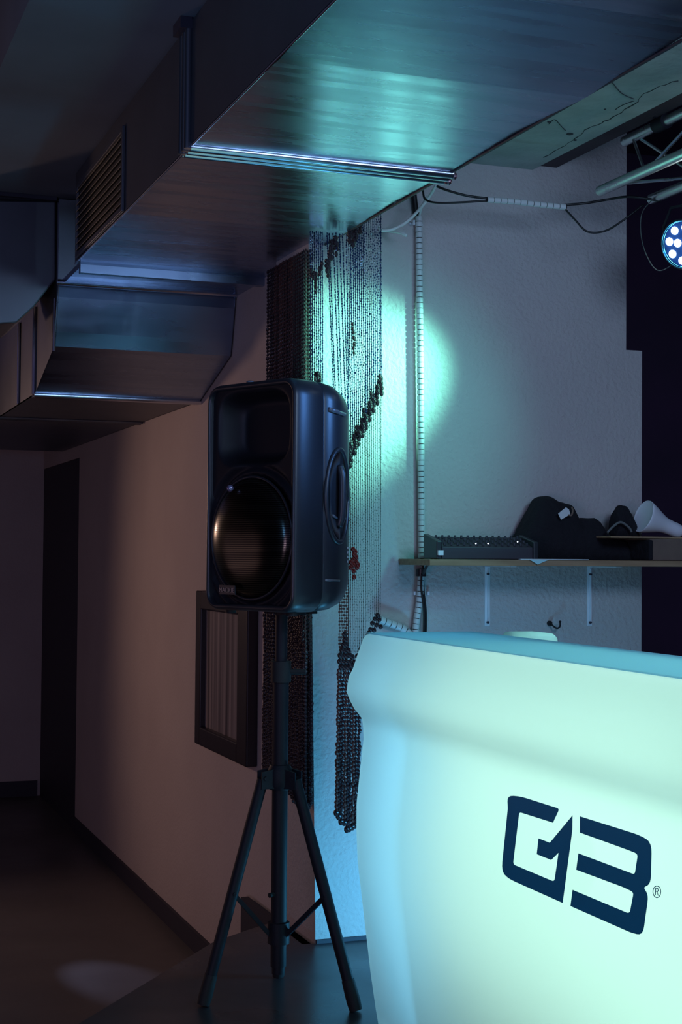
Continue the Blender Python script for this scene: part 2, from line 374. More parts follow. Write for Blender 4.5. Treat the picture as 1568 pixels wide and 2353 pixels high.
m.prism([(XL+.003, y, z) for y, z in prof], (.003, 0, 0)); m.prism([(XE-.002, y, z) for y, z in prof], (.003, 0, 0))
m.box((XL+.003, ye, zlow), (XE, 9.6, zlow+.004))
m.build('lower_duct_skin', M['duct_side'], duct)
m = MB()
for yy, rr in ((ye, .012), (ye+.05, .008)):
    m.tube([(XL-.003, yy, zlow-.004), (XE+.005, yy, zlow-.004)], rr, 10)
m.build('joint_flange', M['rail'], duct, smooth=True)
zq = P(80, 708, 'x', XL).z
for ya_, za_, zb_2, rr in ((ye, zlow, zq, .009), (ye+.45, zlow, zq, .007), (side[2].y, side[3].z-.02, side[1].z, .006)):
    m = MB(); m.tube([(XL-.004, ya_, za_), (XL-.004, ya_, zb_2)], rr, 8); m.build('side_seam', M['rail'], duct, smooth=True)
m = MB()
for yy in (ye+1.1, ye+1.15): m.tube([(XL, yy, zlow-.003), (XE, yy, zlow-.003)], .009, 8)
m.build('joint_flange', M['duct_side'], duct, smooth=True)
yb = side[0].y+.06
pp = [P(x, y, 'y', yb) for x, y in ((-120, 458), (129, 462), (129, 640), (78, 706), (38, 742), (-120, 752))]
m = MB(); m.prism([(q.x, q.y, min(q.z, ZCE-.002)) for q in pp], (0, .42, 0)); m.build('branch_duct', M['duct_side'], duct, bevel=(.006, 2))
m = MB(); m.box((pp[0].x, yb-.02, pp[1].z-.002), (pp[1].x+.0, yb, pp[1].z+.012)); m.build('gap_shadow', M['black_trim'], duct)  # dark strip standing in for the shadow line between branch duct and ceiling

# ================================================================== SPEAKER STAND
feet = [P(470, 2312, 'z', ZS), P(815, 2325, 'z', ZS), P(640, 2246, 'z', ZS)]
cxy = (feet[0]+feet[1]+feet[2])/3
pb = P(640, 2200, 'y', cxy.y); C0 = Vector((pb.x-.0, cxy.y, ZS))
def up(z): return Vector((C0.x, C0.y, ZS+z))
ztop = P(650, 1412, 'y', C0.y).z-ZS
zhub = P(645, 1785, 'y', C0.y).z-ZS
st = thing('speaker_stand', C0, 'black tripod stand carrying the loudspeaker on the dark stage', 'speaker stand')
m = MB(); m.tube([up(.09), up(zhub+.30)], .0225, 16); m.tube([up(.07), up(.095)], .019, 12); m.build('lower_pole', M['stand'], st, smooth=True)
m = MB(); m.tube([up(zhub+.26), up(ztop+.03)], .0175, 16); m.build('upper_pole', M['stand'], st, smooth=True)
m = MB(); m.tube([up(zhub+.27), up(zhub+.33)], .029, 16)
m.tube([up(zhub+.30)+Vector((.02, -.01, 0)), up(zhub+.30)+Vector((.065, -.03, 0))], .008, 8); m.build('collar', M['rubber'], st, smooth=True)
m = MB()
m.tube([up(zhub-.035), up(zhub-.02), up(zhub+.02), up(zhub+.035)], [.030, .036, .036, .028], 18)
for f in feet:
    d = Vector((f.x-C0.x, f.y-C0.y, 0)).normalized(); t = Vector((-d.y, d.x, 0))
    for sg in (-1, 1):
        a = up(zhub)+t*sg*.017; m.prism([a+Vector((0, 0, -.03))+t*-.003, a+d*.062+Vector((0, 0, -.03))+t*-.003, a+d*.062+Vector((0, 0, .018))+t*-.003, a+Vector((0, 0, .03))+t*-.003], t*.006)
    a = up(zhub)+d*.05; m.tube([a-t*.026, a+t*.026], .006, 8)
m.build('hub', M['stand'], st, smooth=True)
m = MB(); m.tube([up(zhub-.33)+Vector((-.018, -.01, 0)), up(zhub-.33)+Vector((-.034, -.018, 0))], .007, 8); m.build('locking_knob', M['rubber'], st, smooth=True)
m = MB(); m.tube([up(.155), up(.215)], .031, 16); lowc = m.build('brace_collar', M['stand'], st, smooth=True)
for f in feet:
    d = Vector((f.x-C0.x, f.y-C0.y, 0)).normalized(); t = Vector((-d.y, d.x, 0))
    a = up(zhub-.005)+d*.052; b = Vector((f.x, f.y, ZS+.018))
    m = MB(); m.tube([a, b], .0165, 14); lg = m.build('leg', M['stand'], st, smooth=True)
    m = MB(); dn = (b-a).normalized(); m.tube([b-dn*.07, b-dn*.01, b+dn*.014], [.0185, .020, .018], 12)
    m.build('rubber_foot', M['rubber'], lg, smooth=True)
    mid = a.lerp(b, .52)
    m = MB(); q0 = mid; q1 = up(.185)+d*.03
    sd = t*.006; m.prism([q0-sd+Vector((0, 0, .009)), q0+sd+Vector((0, 0, .009)), q0+sd-Vector((0, 0, .009)), q0-sd-Vector((0, 0, .009))], q1-q0)
    m.tube([mid-t*.02, mid+t*.02], .005, 8)
    m.build('brace', M['stand'], st)

# ================================================================== LOUDSPEAKER
ang = math.radians(204)
nrm = Vector((math.cos(ang), math.sin(ang), 0)); uu = Vector((-nrm.y, nrm.x, 0))     # uu points to viewer's right side of front
if uu.y > 0: uu = -uu
zb0 = C0.z+ztop+.012; SC = Vector((C0.x, C0.y, zb0))+nrm*.165+Vector((.028, 0, 0))
SHW, SHH = .192, .645
def L(u, v, w): return SC+uu*u-nrm*v+Vector((0, 0, w))
spk = thing('loudspeaker', SC, 'black moulded PA loudspeaker on top of the tripod stand', 'loudspeaker')
def rrect(hw, w0, w1, r, v, n=6):
    pts = []
    for cu, cw, a0 in ((hw-r, w1-r, 0), (-hw+r, w1-r, PI/2), (-hw+r, w0+r, PI), (hw-r, w0+r, 1.5*PI)):
        for k in range(n+1):
            a = a0+PI/2*k/n; pts.append(L(cu+r*math.cos(a), v, cw+r*math.sin(a)))
    return pts
m = MB()
hh = SHH
m.loft([rrect(.172, .022, hh-.022, .030, .09), rrect(.176, .018, hh-.018, .032, .010), rrect(.180, .014, hh-.014, .036, .001), rrect(.186, .006, hh-.006, .045, .003),
        rrect(.190, .001, hh-.001, .050, .012), rrect(SHW, 0, hh, .052, .030), rrect(SHW, 0, hh, .054, .105), rrect(SHW-.003, .002, hh-.002, .054, .108), rrect(SHW-.003, .002, hh-.002, .054, .112), rrect(SHW, 0, hh, .056, .115),
        rrect(.172, .004, hh-.004, .06, .19), rrect(.140, .012, hh-.014, .065, .25), rrect(.112, .022, hh-.028, .07, .285), rrect(.085, .045, hh-.06, .07, .30)])
m.build('cabinet', M['plastic'], spk, smooth='all')
# baffle as a sculpted surface: horn mouth above, round woofer well below, vent slots in the corners
def sm(x): x = max(0, min(1, x)); return x*x*(3-2*x)
NU, NW = 56, 96; vs = []; fs = []; hw = .177
wc, wr = .205, .172
for j in range(NW+1):
    for i in range(NU+1):
        u = -hw+2*hw*i/NU; w = .017+(hh-.034)*j/NW; v = .016
        e = (abs(u)/.155)**4+(abs((w-.515)/.108))**4
        v += .07*sm((1-e)*1.2)
        rr = math.hypot(u, w-wc)
        v += .022*sm((wr+.012-rr)/.008)
        if w > wc+.05 and wr+.012 < rr < wr+.045: v += .018*sm(1-abs(rr-wr-.028)/.018)
        if w < .13 and rr > wr+.016: v += .014*(.5+.5*math.cos((rr-wr)*2*PI/.028))
        vs.append(L(u, v, w))
for j in range(NW):
    for i in range(NU):
        a = j*(NU+1)+i; fs.append((a, a+1, a+NU+2, a+NU+1))
m = MB(); m.add(vs, fs); baf = m.build('baffle', M['plastic_dark'], spk, smooth='all', fix=False)
m = MB(); rings = [(0, -.026), (.3, -.025), (.55, -.021), (.75, -.013), (.88, -.004), (.96, .006), (1, .022)]
loops = [[L(wr*.99*max(r, .01)*math.cos(a), v, wc+wr*.99*max(r, .01)*math.sin(a)) for a in (2*PI*k/48 for k in range(48))] for r, v in rings]
m.loft(loops, cap1=False); gr = m.build('woofer_grille', M['grille'], spk, smooth='all')
m = MB()
for k in range(48):
    pass
loop = [L(wr*1.0*math.cos(a), .012, wc+wr*1.0*math.sin(a)) for a in (2*PI*k/48 for k in range(49))]
m.tube(loop, .004, 8); m.build('grille_ring', M['plastic'], spk, smooth='all')
m = MB(); m.ball(L(-.055, -.020, .345), .010, seg=16, rings=10); m.build('status_lamp', M['lens'], gr, smooth='all')
def text_mesh(s, size, origin, ux, uy, name, mtl, parent, ext=.0006):
    cu = bpy.data.curves.new('t', 'FONT'); cu.body = s; cu.size = size; cu.align_x = 'CENTER'; cu.extrude = ext
    to = bpy.data.objects.new('t', cu); COL.objects.link(to)
    dg = bpy.context.evaluated_depsgraph_get(); me = bpy.data.meshes.new_from_object(to.evaluated_get(dg))
    bpy.data.objects.remove(to); m = MB(); n_ = ux.cross(uy)
    m.add([origin+ux*v.co.x+uy*v.co.y+n_*v.co.z for v in me.vertices], [list(p.vertices) for p in me.polygons])
    return m.build(name, mtl, parent, fix=False)
Z3 = Vector((0, 0, 1))
m = MB(); m.prism([L(-.098, -.016, .046), L(-.028, -.018, .046), L(-.028, -.020, .072), L(-.098, -.018, .072)], nrm*.003); m.build('badge_plate', M['plastic'], gr)
text_mesh('MACKIE', .019, L(-.063, -.0225, .052), uu, Z3, 'badge_lettering', M['badge'], gr)
# side face details (viewer's right)
def side_pt(t, w, off=0.0):
    """t metres back from the seam along the tapering side"""
    knots = [(SHW, .115), (.172, .19), (.140, .25), (.112, .285), (.085, .30)]
    for (u0, v0), (u1, v1) in zip(knots, knots[1:]):
        l = math.hypot(u1-u0, v1-v0)
        if t <= l or (u1, v1) == knots[-1]:
            k = t/l; du, dv = (u1-u0)/l, (v1-v0)/l
            return L(u0+du*t+dv*off, v0+dv*t-du*off, w)
        t -= l
m = MB(); tc_, wc_ = .074, .325; ra, rb_ = .072, .130
loop = [side_pt(tc_+ra*math.cos(a), wc_+rb_*math.sin(a), .001) for a in (2*PI*k/40 for k in range(41))]
m.tube(loop, .0075, 8)
hd = m.build('handle_surround', M['plastic'], spk, smooth='all')
m = MB(); m.loft([[side_pt(tc_+ra*k2*math.cos(a), wc_+rb_*k2*math.sin(a), of) for a in (2*PI*k/40 for k in range(40))] for k2, of in ((.95, .0022), (.6, .0018), (.05, .0015))])
m.build('handle_recess', M['plastic_dark'], hd, smooth='all')
m = MB(); m.tube(curve([side_pt(tc_-.004, wc_-.085, .003), side_pt(tc_-.004, wc_-.05, .012), side_pt(tc_-.004, wc_+.05, .012), side_pt(tc_-.004, wc_+.085, .003)], 6), .011, 10)
m.build('handle_grip', M['plastic'], hd, smooth='all')
for cc in ((tc_-.03, wc_-.055), (tc_+.03, wc_-.055)):
    m = MB(); m.tube([side_pt(cc[0]-.012, cc[1], .004), side_pt(cc[0]+.012, cc[1]-.008, .004)], .004, 6); m.build('handle_rib', M['gloss_bar'], hd, smooth='all')
m = MB(); m.tube([side_pt(.012, .563, .002), side_pt(.05, .560, .003), side_pt(.105, .556, .003)], .0065, 10); m.build('flying_bar', M['gloss_bar'], spk, smooth='all')
m = MB(); m.tube([side_pt(.002, .090, .000), side_pt(.08, .088, .000)], .0035, 8); m.build('flying_bar', M['gloss_bar'], spk, smooth='all')
for u_, v_ in ((-.13, .05), (.13, .05), (.03, .22), (-.06, .22)):
    m = MB(); q = L(u_, v_, 0); m.tube([q+Vector((0, 0, -.010)), q+Vector((0, 0, .004))], .016, 12); m.build('rubber_foot', M['rubber'], spk, smooth=True)
m = MB(); m.tube([L(0, .165, -.012), L(0, .165, .01)], .045, 18); m.build('pole_socket', M['plastic_dark'], spk, smooth=True)
for k in range(4):
    m = MB(); m.prism([side_pt(.146, .138+k*.013, .002), side_pt(.156, .138+k*.013, .002), side_pt(.156, .144+k*.013, .002), side_pt(.146, .144+k*.013, .002)], uu*.002); m.build('control_marking', M['white'], spk)
m = MB(); m.ball(L(-.02, .02, hh+.001), .012, .004, 10, 6); m.build('top_stud', M['gloss_bar'], spk, smooth='all')
m = MB(); m.tube([L(-SHW-.012, .05, .055), L(-SHW+.002, .05, .055)], .006, 8); m.build('side_stud', M['rubber'], spk, smooth=True)

# ================================================================== GLOWING BOOTH
XBF = 1.432
ZT = H-.210
def prof_x(z):
    """outward bulge (towards -x) of the front at height z"""
    d = ZT-z
    ks = [(0, .010), (.012, 0), (.06, -.018), (.13, -.044), (.155, -.046), (.185, -.034), (.225, -.002), (.27, .004), (.34, -.004), (.47, -.018), (.60, -.012), (.95, .034), (1.3, .10)]
    for (a, xa), (b, xb) in zip(ks, ks[1:]):
        if d <= b:
            t = (d-a)/(b-a) if b > a else 0; t = max(0, t)
            t2 = t*t*(3-2*t) if abs(xa-xb) > .02 and b-a < .12 else t
            return xa+(xb-xa)*t2
    return .10
YE, YN = 3.785, 1.35
XBK = P(1255, 1473, 'z', ZT).x
zs_ = [ZT-.001, ZT-.004, ZT-.012, ZT-.03, ZT-.06, ZT-.09, ZT-.115, ZT-.135, ZT-.155, ZT-.175, ZT-.20, ZT-.225, ZT-.25, ZT-.28, ZT-.32, ZT-.38, ZT-.45, ZT-.52, ZT-.60, ZT-.70, ZT-.80, ZT-.90, ZT-1.0, ZS+.002]
def sect(y, k, dzt):
    """cross-section at y, rounded in by k metres"""
    pts = [(XBF+prof_x(z)+k, y, z if i > 3 else z-dzt*(1-i/4)) for i, z in enumerate(zs_)]
    pts += [(XBK-k, y, ZS+.002), (XBK-k, y, ZT-.05), (XBK-k-.004, y, ZT-.012-dzt), (XBK-k-.018, y, ZT-dzt)]
    mid = [(XBF+k+.022+(XBK-XBF-2*k-.05)*t, y, ZT-dzt) for t in (1, .75, .5, .25, 0)]
    return [Vector(p) for p in pts+mid]
secs = []
for y, k in ((YE, .075), (YE-.004, .045), (YE-.015, .022), (YE-.035, .008), (YE-.06, .001)): secs.append(sect(y, k, k*.12))
n_ = 26
for i in range(n_+1): secs.append(sect(YE-.08-(YE-.16-YN)*i/n_, 0, 0))
for y, k in ((YN+.06, .001), (YN+.035, .008), (YN+.015, .022), (YN, .07)): secs.append(sect(y, k, k*.12))
booth = thing('dj_booth', ((XBF+XBK)/2, (YE+YN)/2, ZS), 'glowing white moulded plastic DJ counter with dark blue logo', 'counter')
m = MB(); m.loft(secs); shell = m.build('counter_shell', M['glow'], booth, smooth='all')
wm = bpy.data.materials.new('top_dimmer'); wm.use_nodes = True; _n = wm.node_tree
_b = _n.nodes['Principled BSDF']; _b.inputs['Base Color'].default_value = (0.60, 0.82, 0.92, 1); _b.inputs['Roughness'].default_value = .45
_t = _n.nodes.new('ShaderNodeBsdfTranslucent'); _t.inputs[0].default_value = (0.62, 0.92, 1.0, 1)
_m = _n.nodes.new('ShaderNodeMixShader'); _m.inputs[0].default_value = .72
_n.links.new(_b.outputs[0], _m.inputs[1]); _n.links.new(_t.outputs[0], _m.inputs[2]); _n.links.new(_m.outputs[0], _n.nodes['Material Output'].inputs[0])
m = MB(); m.box((XBF+.012, YN+.03, ZT+.0006), (XBK-.012, YE-.05, ZT+.004)); m.build('top_dimmer', wm, booth, bevel=(.0015, 2))  # slab added over the shell to dim and blue the glowing top
# raised return wing at the far end, behind the counter top
wz = [P(1252, 1474, 'y', 3.50).x, P(1120, 1456, 'y', 3.50).z]
m = MB(); X1 = wz[0]; zt2 = wz[1]+.003
loops = []
for y, k in ((3.42, .02), (3.425, .008), (3.44, 0), (3.54, 0), (3.57, .01), (3.58, .03)):
    r = .016; l = []
    x0, x1, za, zb2 = XBK+.003, X1-k*.3, ZS+.002, zt2-k*.4
    l += [Vector((x0, y, za)), Vector((x1, y, za)), Vector((x1, y, zb2-r))]
    for q in range(1, 6): a = PI/2*q/6; l.append(Vector((x1-r+r*math.cos(a), y, zb2-r+r*math.sin(a))))
    l += [Vector((x1-r, y, zb2)), Vector((x0, y, zb2))]
    loops.append(l)
m.loft(loops); m.build('return_wing', M['glow'], booth, smooth='all')
# lamps inside the hollow counter
def inlamp(name, y, z, e, col, sx=.5, sy=.6, x=None):
    o = lamp(name, 'AREA', (x or XBK-.03, y, z), (XBF-1, y, z), e, col, shape='RECTANGLE', size=sx, size_y=sy); o.parent = booth
    o.location = Vector(o.location)-Vector(booth['o']); return o
inlamp('counter_lamp', 2.55, .98, 7.8, (0.60, 1.0, 0.80), 1.4, .66)
inlamp('counter_lamp', 3.48, .90, 1.9, (0.22, 0.72, 1.0), .35, .7)
inlamp('counter_lamp', 2.0, .80, 2.4, (0.62, 1.0, 0.78), .6, .6)
el = inlamp('counter_lamp', 3.42, .80, .8, (0.16, 0.60, 1.0), .2, .8, x=(XBF+XBK)/2)
el.rotation_euler = Vector((0, 1, 0)).to_track_quat('-Z', 'Y').to_euler()
wl = inlamp('counter_lamp', 3.50, 1.2, .35, (0.35, 1.0, 0.85), .06, .1, x=(XBK+X1)/2)
wl.rotation_euler = (PI/2, 0, PI)
wl.rotation_euler = (Vector((0, -1, .3))).to_track_quat('-Z', 'Y').to_euler()

# logo: outlines traced in pixels, laid on the front of the counter
def on_front(px, py):
    x = XBF
    for _ in range(8): q = P(px, py, 'x', x); x = XBF+prof_x(q.z)
    return q
def T(cx_, cy_): return (1100+cx_*468/1568, 1780+cy_*468/1568)
def decal(name, outer, holes=(), label=None):
    bm = bmesh.new()
    def ring(pts):
        vs = [bm.verts.new((p[0], -p[1], 0)) for p in pts]; return [bm.edges.new((vs[i], vs[(i+1) % len(vs)])) for i in range(len(vs))]
    ed = ring(outer)
    for h in holes: ed += ring(h)
    bmesh.ops.triangle_fill(bm, use_beauty=True, use_dissolve=False, edges=ed)
    for _ in range(3):
        long_ = [e for e in bm.edges if e.calc_length() > 14]
        if not long_: break
        bmesh.ops.subdivide_edges(bm, edges=long_, cuts=1); bmesh.ops.triangulate(bm, faces=bm.faces)
    bm.verts.ensure_lookup_table(); m = MB()
    front = [on_front(v.co.x, -v.co.y) for v in bm.verts]
    n = len(front); fs = [[v.index for v in f.verts] for f in bm.faces]
    m.add([q+Vector((-.0022, 0, 0)) for q in front], fs)
    o = m.build(name, M['ink'], booth, fix=True); bm.free()
    return o
def rnd(pts, n=4):
    """pts with optional radius: (x,y) or (x,y,r) -> rounded polygon in crop pixels"""
    out = []; N = len(pts)
    for i, p in enumerate(pts):
        if len(p) == 2: out.append(Vector(p)); continue
        v = Vector(p[:2]); a = Vector(pts[i-1][:2])-v; b = Vector(pts[(i+1) % N][:2])-v; r = p[2]
        a = v+a.normalized()*min(r, a.length*.48); b = v+b.normalized()*min(r, b.length*.48)
        for k in range(n+1): t = k/n; out.append(a*(1-t)**2+v*2*t*(1-t)+b*t*t)
    return [T(q.x, q.y) for q in out]
G = [(228, 158, 50), (335, 168, 40), (632, 262, 22), (582, 370), (322, 288, 18), (274, 690, 22), (592, 824, 24), (624, 602), (568, 657), (456, 612), (470, 490), (557, 524), (733, 312), (732, 420), (657, 988), (235, 800, 60), (184, 740, 70), (233, 260)]
decal('logo_letter', rnd(G))
B3 = [(789, 320), (1250, 465, 60), (1345, 520, 90), (1335, 840, 60), (1282, 868, 14), (1318, 930, 50), (1275, 1240, 70), (1180, 1215, 30), (716, 1011), (733, 886), (1172, 1070, 26), (1204, 905, 26), (1120, 865), (761, 732), (777, 605), (1212, 768, 22), (1236, 610, 26), (1160, 580), (789, 446)]
decal('logo_letter', rnd(B3))
cc = (1383, 901)
def ell(rx, ry, n=26): return [T(cc[0]+rx*math.cos(2*PI*k/n), cc[1]+ry*math.sin(2*PI*k/n)) for k in range(n)]
decal('logo_ring', ell(33, 48), [ell(27, 41)])
Rl = [(1371, 868), (1388, 872), (1395, 878, 4), (1396, 895, 5), (1388, 903), (1396, 932), (1390, 930), (1382, 902), (1376, 900), (1374, 926), (1368, 924)]
Rh = [(1377, 876), (1386, 879), (1390, 884), (1389, 892), (1385, 896), (1376, 893)]
decal('logo_mark', rnd(Rl), [[T(*p) for p in Rh]])

# ================================================================== BEAD CURTAINS
def strand(m, pts, r, pitch, mi, jit=.0, elong=1.2, seg=6):
    """beads strung along a straight line of points"""
    a, b = Vector(pts[0]), Vector(pts[-1]); Lh = (b-a).length; n = int(Lh/pitch)
    for i in range(n):
        t = (i+.5)/n; q = a.lerp(b, t); rr = r*(1+random.uniform(-jit, jit)); mj = (5 if random.random() < .34 else 0) if mi == 0 else mi
        m.ball(q+Vector((random.uniform(-.3, .3)*r, random.uniform(-.3, .3)*r, 0)), rr, rr*elong, seg, 4, mj)
YK = YC-.225
m = MB()    # materials: 0 glass, 1 dark wood, 2 brown, 3 string, 4 red
def bp(px, py, y=YK):
    q = P(px, py, 'y', y); q.z = min(q.z, ZB-.008 if q.x < XD+.012 else ZCE-.006); return q
def duct_y(px): return 578+(px-705)*-.55-60
ups = [(714+i*4.6, 714+i*4.6) for i in range(7)]                       # left bunch
ups += [(752, 771), (757, 774), (766, 783), (773, 788), (781, 796), (788, 803)]  # pulled aside
ups += [(797+i*4.6, 803+i*4.3) for i in range(18)]
zz = lambda x: 1050-(x-805)*2.25                                       # lower zigzag of big beads
for k, (xa, xb) in enumerate(ups):
    ya = duct_y(xa); yb_ = 985 if xb < 803 else zz(xb)
    dy = random.uniform(-.012, .012)
    a = bp(xa, ya, YK+dy); b = bp(xb, yb_, YK+dy)
    m.tube([a, b], .0013, 5, 0)
    strand(m, (a, b), .0027, .0082+random.uniform(-.0008, .0008), 0, .18, 1.35)
def cluster(pts, r=.0085, mi=1, rows=3, y=YK-.008):
    for px, py in pts:
        for q in range(rows):
            c = bp(px+random.uniform(-1.5, 1.5), py+q*11, y+random.uniform(-.006, .006)); m.ball(c, r*random.uniform(.75, 1.1), r*random.uniform(.9, 1.6), 7, 5, mi)
cluster([(754, 612), (757, 590), (760, 570), (764, 555), (770, 548), (774, 562), (752, 600)], rows=3, r=.0075)
cluster([(715, 622), (722, 626), (728, 630), (735, 618), (740, 606), (727, 650), (726, 660)], r=.006, rows=2)
cluster([(803, 530), (808, 535), (813, 540), (819, 522), (827, 510), (815, 530)], rows=3, r=.0075)
cluster([(811, 745), (814, 765), (816, 780), (813, 800)], rows=2, r=.006)
cluster([(725, 860), (731, 858), (737, 862)], rows=3, r=.006)
for k, (xa, xb) in enumerate(ups):
    if xb >= 803:
        if k % 2 == 0: cluster([(xb, zz(xb)-20)], rows=4, r=.0092)
        elif k % 4 == 1: cluster([(xb, zz(xb)-34)], rows=2, r=.0070)
# fine strings below the zigzag
for k, (xa, xb) in enumerate(ups):
    if xb < 803: continue
    a = bp(xb, zz(xb)+20); xe = xb-2
    fr = (xb-803)/75.0
    ye_ = 1440+12*math.sin(k) if fr > .55 else 1500
    b = bp(xe, ye_)
    m.tube([a, b], .0009, 4, 3); strand(m, (a, b), .0017, .0085, 3 if fr > .2 else 2, .3, 1.6, 5)
for i, xb in enumerate((781, 785, 789, 793, 797, 801)):
    a = bp(xb, 1330); b = bp(xb-1, 1490); strand(m, (a, b), .0030, .0095, 2, .3, 1.3, 5); m.tube([a, b], .0009, 4, 3)
# lower peak of large beads and the long thick strands under it
for px, py in ((792, 1458), (794, 1470), (790, 1482), (797, 1482), (786, 1494), (793, 1496), (801, 1495), (782, 1506), (789, 1508), (796, 1508), (804, 1506), (810, 1510), (781, 1520), (788, 1521), (796, 1521), (804, 1522), (784, 1533), (792, 1534), (800, 1534), (808, 1530), (815, 1522), (822, 1508), (830, 1492), (838, 1476), (846, 1462), (818, 1534), (826, 1530)):
    m.ball(bp(px, py), .0088, .0100, 7, 5, 1)
for px, py in ((868, 1413), (872, 1424), (862, 1422), (856, 1432), (866, 1436), (852, 1446), (860, 1448), (875, 1440), (848, 1454), (870, 1416)):
    m.ball(bp(px, py), .0078, .0078, 7, 5, 1)
for i, (xt, xb, yb_) in enumerate(((780, 773, 1868), (785, 778, 1876), (790, 784, 1888), (796, 791, 1890), (802, 797, 1906), (808, 803, 1904), (814, 810, 1900), (820, 816, 1896), (827, 823, 1880))):
    a = bp(xt, 1536); b = bp(xb, yb_); strand(m, (a, b), .0068, .0125, 1 if i % 3 else 2, .15, 1.15); m.ball(b, .009, .012, 7, 5, 1)
for px, py in ((812, 1262), (814, 1274), (812, 1286), (807, 1292), (813, 1298), (820, 1292), (819, 1280), (806, 1304), (821, 1304), (813, 1312), (814, 1326), (817, 1268), (823, 1298)):
    m.ball(bp(px, py, YK-.02), .0075, .009, 7, 5, 4)
bc = m.build('bead_curtain', [M['glass_bead'], M['wood_bead'], M['brown_bead'], M['string'], M['red_bead'], M['silver_bead']], fix=False)
tag(bc, 'sparkling blue and silver bead curtain hanging in front of the lit plaster wall', 'bead curtain', kind='stuff')
m = MB()
XK = XW-.06
def sp(px, py, x=XK): return P(px, py, 'x', x)
Ya = max(P(741, 1300, 'x', XK).y, 4.565); Yb = P(611, 1300, 'x', XK).y; Yt = P(714, 800, 'x', XK).y+.05
N = 58
for row in range(2):
    for i in range(N):
        t = i/(N-1); jy = random.uniform(-.003, .003); y = Ya+(Yb-Ya)*t+jy; yt = Yt+(Yb-Yt)*t+jy; x = XK+.018*row+random.uniform(-.004, .004)
        ztop_ = ZB-.02
        zend = P(735, 1872, 'x', XK).z+(.0 if t < .25 else .06*min(1, (t-.25)*3))+random.uniform(-.01, .01)
        # thin strings above a slanting row of large beads, thick strands below it
        zc = P(735, 1530, 'x', XK).z+ (1.9*t if t < .4 else .76)
        pt_, pe_ = Vector((x, yt, ztop_)), Vector((x, y, zend)); pm_ = pt_.lerp(pe_, (ztop_-zc)/(ztop_-zend))
        m.tube([pt_, pe_], .001, 4, 3)
        strand(m, (pt_, pm_), .0048 if t > .3 else .0030, .0125, 2 if random.random() < .5 else 1, .2, 1.2, 5)
        strand(m, (pm_, pe_), .0062, .0125, 1, .2, 1.1, 5)
        if row == 0:
            for q in range(3): m.ball(pm_-Vector((0, 0, .014*q)), .0085, .0085, 6, 4, 1)
sc = m.build('bead_curtain', [M['glass_bead'], M['wood_bead'], M['brown_bead'], M['string'], M['red_bead'], M['silver_bead']], fix=False)
tag(sc, 'dark brown wooden bead curtain hanging along the brown side wall behind the loudspeaker', 'bead curtain', kind='stuff')

# ================================================================== FRAMED PANEL ON THE SIDE WALL
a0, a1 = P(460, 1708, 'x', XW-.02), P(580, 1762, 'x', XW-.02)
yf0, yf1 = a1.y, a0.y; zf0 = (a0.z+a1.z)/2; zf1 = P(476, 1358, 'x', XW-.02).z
fr = thing('framed_panel', (XW-.02, (yf0+yf1)/2, zf0), 'dark framed panel with vertical streaks on the brown wall left of the tripod', 'panel')
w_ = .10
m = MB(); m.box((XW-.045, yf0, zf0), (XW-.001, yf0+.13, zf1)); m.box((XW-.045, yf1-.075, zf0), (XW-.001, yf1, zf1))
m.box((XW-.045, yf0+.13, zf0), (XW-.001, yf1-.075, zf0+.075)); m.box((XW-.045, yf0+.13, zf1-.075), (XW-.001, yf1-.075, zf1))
m.build('panel_frame', M['frame'], fr, bevel=(.006, 3))
m = MB(); m.box((XW-.020, yf0+.12, zf0+.07), (XW-.014, yf1-.07, zf1-.07)); m.build('streaked_panel', M['panel'], fr)

# ================================================================== SHELF AND ITS LOAD
YS0 = YC-.26
zs1 = P(1300, 1287, 'y', YS0).z; zs0 = P(1300, 1301, 'y', YS0).z
xs0 = P(988, 1290, 'y', YS0).x; xs1 = P(1640, 1300, 'y', YS0).x
m = MB(); m.box((xs0, YS0, zs0), (xs1, YC-.001, zs1)); sh = m.build('wall_shelf', M['wood'], bevel=(.0015, 2))
tag(sh, 'long bare wooden shelf board on the plaster wall', 'shelf')
for i, (px, lab) in enumerate(((1120, 'white shelf bracket under the left end of the shelf, below the mixer'), (1355, 'white shelf bracket under the shelf, above and right of the black hook'))):
    q = P(px, 1303, 'y', YC); zb3 = P(px, 1438, 'y', YC).z
    br = thing('shelf_bracket', (q.x, YC, zb3), lab, 'bracket', 'white brackets under the shelf')
    m = MB(); m.box((q.x-.010, YC-.004, zb3), (q.x+.010, YC-.0005, zs0-.001)); m.box((q.x-.0015, YC-.010, zb3+.01), (q.x+.0015, YC-.004, zs0-.01)); m.build('wall_plate', M['white_dim'], br, bevel=(.001, 1))
    m = MB(); m.box((q.x-.010, YC-.20, zs0-.005), (q.x+.010, YC-.004, zs0-.001)); m.build('arm', M['white_dim'], br)
    for z in (zs0-.03, zb3+.012):
        m = MB(); m.tube([(q.x, YC-.013, z), (q.x, YC-.001, z)], .004, 8); m.build('screw', M['black_trim'], br)
# hook
q = P(1262, 1432, 'y', YC)
hk = thing('wall_hook', q, 'small black coat hook on the plaster wall beneath the shelf', 'hook')
m = MB(); m.tube([q, q+Vector((0, -.010, 0))], .0085, 14); m.build('hook_plate', M['rubber'], hk, smooth=True)
m = MB(); m.tube(curve([q+Vector((0, -.008, .002)), q+Vector((.004, -.022, -.008)), q+Vector((.014, -.032, -.016)), q+Vector((.023, -.036, -.010)), q+Vector((.024, -.036, .004))], 6), .0030, 8); m.ball(q+Vector((.024, -.036, .006)), .0045, seg=10, rings=8)
m.build('hook_arm', M['rubber'], hk, smooth=True)
